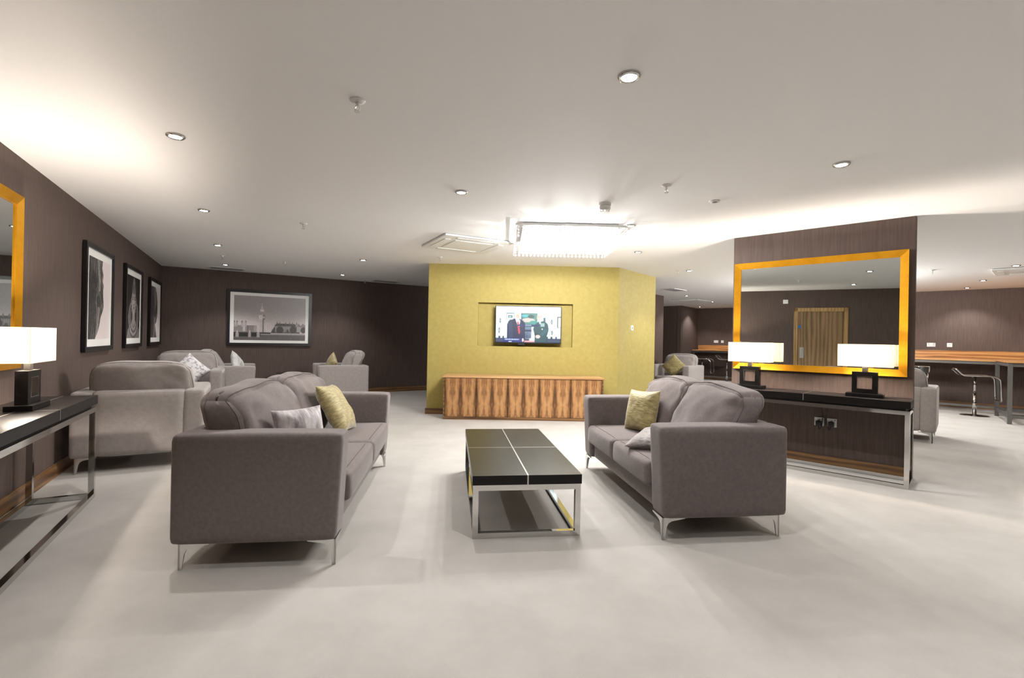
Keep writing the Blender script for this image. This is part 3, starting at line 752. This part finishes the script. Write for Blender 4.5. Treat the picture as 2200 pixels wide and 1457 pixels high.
u = (Vector((-2.058,11.56))-corner).normalized(); ctr = corner + u*((Vector((-5.55,9.412))-corner).length+.765)
w, h, z0, f = .77, 1.105, 1.03, .055
me = c.mesh(-w+f+.065, w-f-.065, z0+f+.055, z0+h-f-.06, -.0195)
framed('wide framed photograph of a river skyline with clock tower on the back wall', (ctr.x,ctr.y,0), R(math.degrees(math.atan2(u.y,u.x))), w, h, z0, f, .06, me)

# ------------------------------------------------------------------ television and cabinet on the gold wall
c = Canvas(160, 92, (226,240,244)); X, Y = c.X, c.Y
c.rect(0,.03,.1,.75,(190,206,214)); c.rect(0,1,0,.12,(40,52,84)); c.rect(.0,.2,.02,.10,(60,66,96)); c.rect(.8,1,.02,.09,(52,70,92))
c.rect(.16,.28,.62,.81,(60,90,100)); c.rect(.167,.273,.635,.795,(226,238,238)); c.rect(.185,.255,.67,.755,(70,100,96)); c.rect(.2,.24,.69,.73,(150,180,180))
c.rect(.39,.64,.44,.82,(46,86,86)); c.rect(.405,.63,.46,.80,(78,128,120)); c.ell(.46,.74,.07,.03,(70,170,180)); c.ell(.5,.62,.1,.06,(196,176,170)); c.ell(.58,.56,.06,.05,(60,140,130)); c.ell(.54,.72,.05,.05,(40,80,70))
for x, y, h_ in ((.07,.6,.07),(.055,.33,.08),(.86,.58,.07),(.865,.28,.06)): c.ell(x,y,.014,h_,(40,48,60),.8); c.ell(x,y,.007,h_*.5,(190,200,200),.9)
c.rect(.945,1,.42,.73,(30,38,44)); c.rect(.955,1,.44,.71,(232,240,240)); c.rect(.73,.76,.55,.7,(60,84,100))
for x in (.06,.12,.795,.86,.93): c.rect(x-.014,x+.014,.12,.17,(40,60,70))
# seated background chair and desk
c.rect(.445,.55,.10,.44,(96,120,140)); c.rect(.46,.54,.12,.28,(40,50,80)); c.put((X>.46)&(X<.54)&(Y>.1)&(Y<.28)&(np.sin(X*260)*np.sin(Y*150)>.3),(160,180,200)); c.rect(.445,.55,.3,.36,(36,40,70)); c.poly([(.55,.1),(.58,.36),(.62,.36),(.62,.1)],(236,240,250))
c.rect(.44,.62,.01,.055,(214,150,150)); c.rect(.52,.6,.05,.12,(240,226,216))
# man in a dark suit with a red tie
c.poly([(.175,.02),(.175,.5),(.2,.6),(.29,.66),(.36,.66),(.42,.6),(.45,.52),(.455,.1),(.44,.02)],(24,34,66))
c.poly([(.19,.5),(.25,.58),(.27,.1),(.2,.1)],(50,60,92),.7)
c.poly([(.295,.67),(.33,.50),(.365,.42),(.375,.6),(.355,.67)],(224,222,232)); c.poly([(.33,.58),(.35,.58),(.375,.3),(.365,.22),(.35,.26)],(222,62,70))
c.ell(.327,.74,.036,.075,(222,180,164)); c.ell(.327,.79,.042,.032,(222,200,166)); c.ell(.36,.80,.02,.02,(222,200,166)); c.ell(.337,.745,.006,.006,(60,40,40)); c.ell(.345,.69,.01,.006,(130,60,60))
c.ell(.42,.07,.016,.05,(230,196,190))
# man in a green dress uniform with hands clasped
c.poly([(.60,.01),(.6,.2),(.575,.38),(.6,.5),(.66,.6),(.75,.6),(.8,.52),(.815,.36),(.79,.2),(.775,.01)],(30,70,78))
c.poly([(.59,.22),(.62,.28),(.70,.2),(.69,.14)],(20,52,62)); c.poly([(.8,.34),(.72,.18),(.68,.22),(.76,.4)],(44,88,96))
c.poly([(.655,.6),(.68,.5),(.70,.6)],(220,226,220)); c.rect(.69,.75,.45,.54,(170,196,190),.8); c.ell(.715,.38,.012,.02,(210,220,190))
c.ell(.665,.70,.036,.085,(226,182,170)); c.ell(.68,.79,.034,.03,(214,210,206)); c.ell(.705,.73,.016,.06,(190,180,174)); c.ell(.65,.72,.005,.006,(60,44,44))
c.ell(.65,.17,.036,.05,(228,184,174))
c.rect(.335,.66,.455,.50,(22,36,92)); c.put((X>.45)&(X<.55)&(Y>.462)&(Y<.492)&(np.sin(X*330)>-.5),(214,224,244))
c.rect(.12,.40,.0,.115,(22,40,110)); c.put((X>.14)&(X<.36)&(Y>.06)&(Y<.095)&(np.sin(X*290+2)>-.6),(210,218,244)); c.put((X>.2)&(X<.25)&(Y>.015)&(Y<.035),(220,220,240))
c.blur(1)
p = tw(1.653,-.03); t = thing('television','flat television showing a news interview, mounted in the gold wall niche','television',(p.x,p.y,0),tyaw)
w, z0, z1 = .545, 1.19, 1.805
obj('casing', bx(-w,w,-.02,.03,z0,z1,.004), M_BLACK, t)
link('screen', c.mesh(-w+.012,w-.012,z0+.018,z1-.01,-.0215), M_SCREEN, t)
obj('logo_bump', bx(-.17,-.05,-.018,.02,z0-.034,z0-.001,.006), M_BLACK, t)
obj('wall_bracket', bx(-.2,.2,.031,.128,z0+.15,z1-.15), M_BLACK, t)
p = tw(1.575,-.27); t = thing('sideboard','long low walnut cabinet with five plain doors under the television','cabinet',(p.x,p.y,0),tyaw)
hw, hd, top = 1.24, .25, .675
bm = bmesh.new(); box(bm,-hw,-hw+.02,-hd+.001,hd,.0,top-.03); box(bm,hw-.02,hw,-hd+.001,hd,.0,top-.03); box(bm,-hw+.02,hw-.02,hd-.015,hd,.06,top-.03); box(bm,-hw+.02,hw-.02,-hd+.02,hd-.015,.06,.08)
obj('body', bm, M_SKIRT, t)
obj('top_panel', bx(-hw-.012,hw+.012,-hd-.012,hd,top-.0295,top,.002), M_WALNUT_TOP, t)
obj('plinth', bx(-hw+.021,hw-.021,-hd-.001,-hd+.018,0,.045), M_SKIRT, t)
dw = (2*hw-.044)/5
for k in range(5):
    x = -hw+.022+dw*(k+.5); bm = bx(-dw/2+.003,dw/2-.003,-hd,-hd+.0185,.048,top-.034,.001)
    o = obj('door', bm, M_VENEER, t); o.location = (x,0,0)
    if k == 0: 
        bm = bmesh.new(); cyl(bm, 0,0,0,.006,.008,seg=16); bmesh.ops.rotate(bm, cent=(0,0,0), matrix=Matrix.Rotation(R(90),3,'X'), verts=bm.verts)
        kn = obj('lock', bm, M_BRUSHED, o); kn.location = (dw/2-.06,-hd-.0005,top-.08)
# ------------------------------------------------------------------ plates on the walls
v = (TR_-TM).normalized(); q = TM + v*.505
t = thing('wall_switch','small white switch on the angled right side of the gold wall','switch',(q.x,q.y,0),math.atan2(v.y,v.x))
obj('plate', bx(-.045,.045,-.01,-.001,1.445,1.535,.002), M_WHITE, t); obj('rocker', bx(-.016,.016,-.014,-.0105,1.472,1.508,.002), M_GREY, t)
def socket(loc, yaw, z, lab, double=True, group=None, m=None):
    t = thing('wall_socket', lab, 'socket', loc, yaw, group); w = .073 if double else .043
    obj('plate', bx(-w,w,-.01,-.001,z-.043,z+.043,.002), m or M_WHITE, t)
    bm = bmesh.new()
    for cx in ((-.036,.036) if double else (0,)):
        box(bm, cx-.004,cx+.004,-.0108,-.0102,z+.006,z+.02); box(bm, cx-.014,cx-.006,-.0108,-.0102,z-.016,z-.010); box(bm, cx+.006,cx+.014,-.0108,-.0102,z-.016,z-.010)
    obj('pin_holes', bm, M_BLACK, t); bm = bmesh.new()
    for cx in ((-.05,.05) if double else (.03,)): box(bm, cx-.006,cx+.006,-.0135,-.0102,z+.022,z+.036)
    obj('rocker', bm, M_GREY, t); return t
q = shell[7]-shell[6]; wr_ = q.normalized(); ryaw = math.atan2(wr_.y,wr_.x)
for s, dbl, lab in ((1.79,True,'double steel wall socket above the right counter'),(2.09,False,'single white wall socket above the right counter')):
    p = shell[6]+wr_*s; socket((p.x,p.y,0), ryaw, 1.31, lab, dbl, m=M_BRUSHED if dbl else None)
wb = (shell[5]-shell[4]).normalized(); byaw = math.atan2(wb.y,wb.x)
for s, dbl, lab in ((.64,True,'double wall socket above the far bay counter'),(.85,False,'single wall socket above the far bay counter, next to the double one')):
    p = shell[4]+wb*s; socket((p.x,p.y,0), byaw, 1.315, lab, dbl)
for a, lab in ((-1.095,'left white wall socket with black plug under the pillar console'),(-.985,'right white wall socket with black plug under the pillar console')):
    p = pl(a, PF); socket((p.x,p.y,0), face(223.1), .46, lab, False)
    t = thing('plug', 'black mains plug in the '+('left' if a < -1.05 else 'right')+' socket under the pillar console', 'plug', (p.x,p.y,0), face(223.1))
    obj('plug_body', soft((0,-.035,.445),(.026,.0235,.026),.008,n=5), M_BLACK, t, True)
    s = .03 if a < -1.05 else -.03
    obj('cable', tube(bmesh.new(), smooth_path([(0,-.05,.42),(s*.4,-.06,.39),(s,-.05,.42),(s*1.3,-.045,.52),(s*.9,-.05,.62),(s*1.6,-.04,.68)]), .004, 8), M_BLACK, t, True)

# ------------------------------------------------------------------ counters
def counter(label, a, d, length, depth, top, yaw, posts, back=True):
    """a: wall point where it starts (left end), local x along the wall, front at -y"""
    t = thing('bar_counter', label, 'counter', (a.x,a.y,0), yaw)
    obj('worktop', bx(0,length,-depth,-.03 if back else 0,top-.03,top,.002), M_OAK, t)
    if back: obj('backsplash', bx(0,length,-.029,-.003,top-.03,top+.165), M_OAK, t)
    b = .055
    obj('steel_rail', bx(.005,length-.005,-depth+.02,-depth+.02+b,top-.085,top-.031), M_STEEL, t)
    obj('foot_rail', bx(.06,length-.06,-depth+.02,-depth+.02+b*.7,.10,.145), M_STEEL, t)
    for x in posts: obj('leg', bx(x,x+b,-depth+.0195,-depth+.0205+b,0,top-.0855), M_STEEL, t)
    return t
rn = Vector((-wr_.y, wr_.x))
counter('oak counter with steel frame along the right brown wall', shell[6]+wr_*.1, wr_, 4.3, .93, 1.03, ryaw, (.05,4.2))
# high table standing out from the wall counter at the right edge
tp = Vector((8.26,8.05)); t = thing('high_table','tall oak-topped steel table at the right edge of the photo','high table',(tp.x,tp.y,0),R(-38))
obj('table_top', bx(-.02,2.0,-.02,1.30,1.02,1.05,.002), M_OAK, t)
for x, y in ((0,0),(0,1.22),(1.9,0),(1.9,1.22)): obj('leg', bx(x,x+.055,y,y+.055,0,1.0195), M_STEEL, t)
for z, nme in ((.10,'foot_rail'),(.955,'top_rail')):
    for y in (0.01,1.23): obj(nme, bx(.0555,1.8995,y,y+.035,z,z+.05), M_STEEL, t)
    for x in (.01,1.91): obj(nme, bx(x,x+.035,.0555,1.2195,z,z+.05), M_STEEL, t)
counter('oak counter with black front in the far bay left of the pillar', shell[4]+wb*.03, wb, 2.6, .62, 1.02, byaw, (.02,2.5))

# ------------------------------------------------------------------ bar stools
def bar_stool(label, loc, yaw):
    t = thing('bar_stool', label, 'bar stool', loc, yaw, 'chrome bar stools')
    obj('base', lathe(bmesh.new(), [(.21,0),(.21,.006),(.19,.012),(.05,.02),(.03,.03)]), M_CHROME, t, True)
    obj('column', cyl(bmesh.new(),0,0,.0305,.42,.03), M_CHROME, t, True)
    obj('piston', cyl(bmesh.new(),0,0,.4205,.725,.02), M_CHROME, t, True)
    prof = smooth_path([(0,.30,.86),(0,.27,.83),(0,.20,.755),(0,.12,.74),(0,-.12,.745),(0,-.22,.74),(0,-.29,.70),(0,-.31,.62),(0,-.32,.32)], 5)
    bm = bmesh.new(); W2 = .18
    path = [(-W2,p.y,p.z) for p in prof]; path2 = [(W2,p.y,p.z) for p in prof]
    tube(bm, path + [(-W2+.03,-.325,.30),(W2-.03,-.325,.30)] + path2[::-1], .013, 8, True)
    obj('seat_frame', bm, M_CHROME, t, True)
    bm = bmesh.new(); k = [p for p in prof if p.y > -.2]; a = [bm.verts.new((-W2+.012,p.y,p.z+.006)) for p in k]; b = [bm.verts.new((W2-.012,p.y,p.z+.006)) for p in k]
    a2 = [bm.verts.new((-W2+.012,p.y-.004,p.z-.012)) for p in k]; b2 = [bm.verts.new((W2-.012,p.y-.004,p.z-.012)) for p in k]
    for i in range(len(k)-1):
        bm.faces.new((a[i],a[i+1],b[i+1],b[i])); bm.faces.new((a2[i],b2[i],b2[i+1],a2[i+1])); bm.faces.new((a[i],a2[i],a2[i+1],a[i+1])); bm.faces.new((b[i],b[i+1],b2[i+1],b2[i]))
    bm.faces.new((a[0],b[0],b2[0],a2[0])); bm.faces.new((a[-1],a2[-1],b2[-1],b[-1]))
    obj('seat', bm, M_BLACK, t, True)
    obj('lever', tube(bmesh.new(), [(.02,0,.715),(.1,.02,.70),(.17,.03,.68)], .005, 6), M_CHROME, t, True)
    return t
s0 = bar_stool('chrome bar stool standing alone in front of the right counter', (8.62,9.0,0), face(122))
dup(s0, (8.09,9.66,0), face(223), 'bar stool showing only its seat back behind the armchair at right')
dup(s0, (6.20,15.75,0), face(128), 'left one of two bar stools at the far bay counter')
dup(s0, (6.86,15.42,0), face(128), 'right one of two bar stools at the far bay counter, next to the pillar')
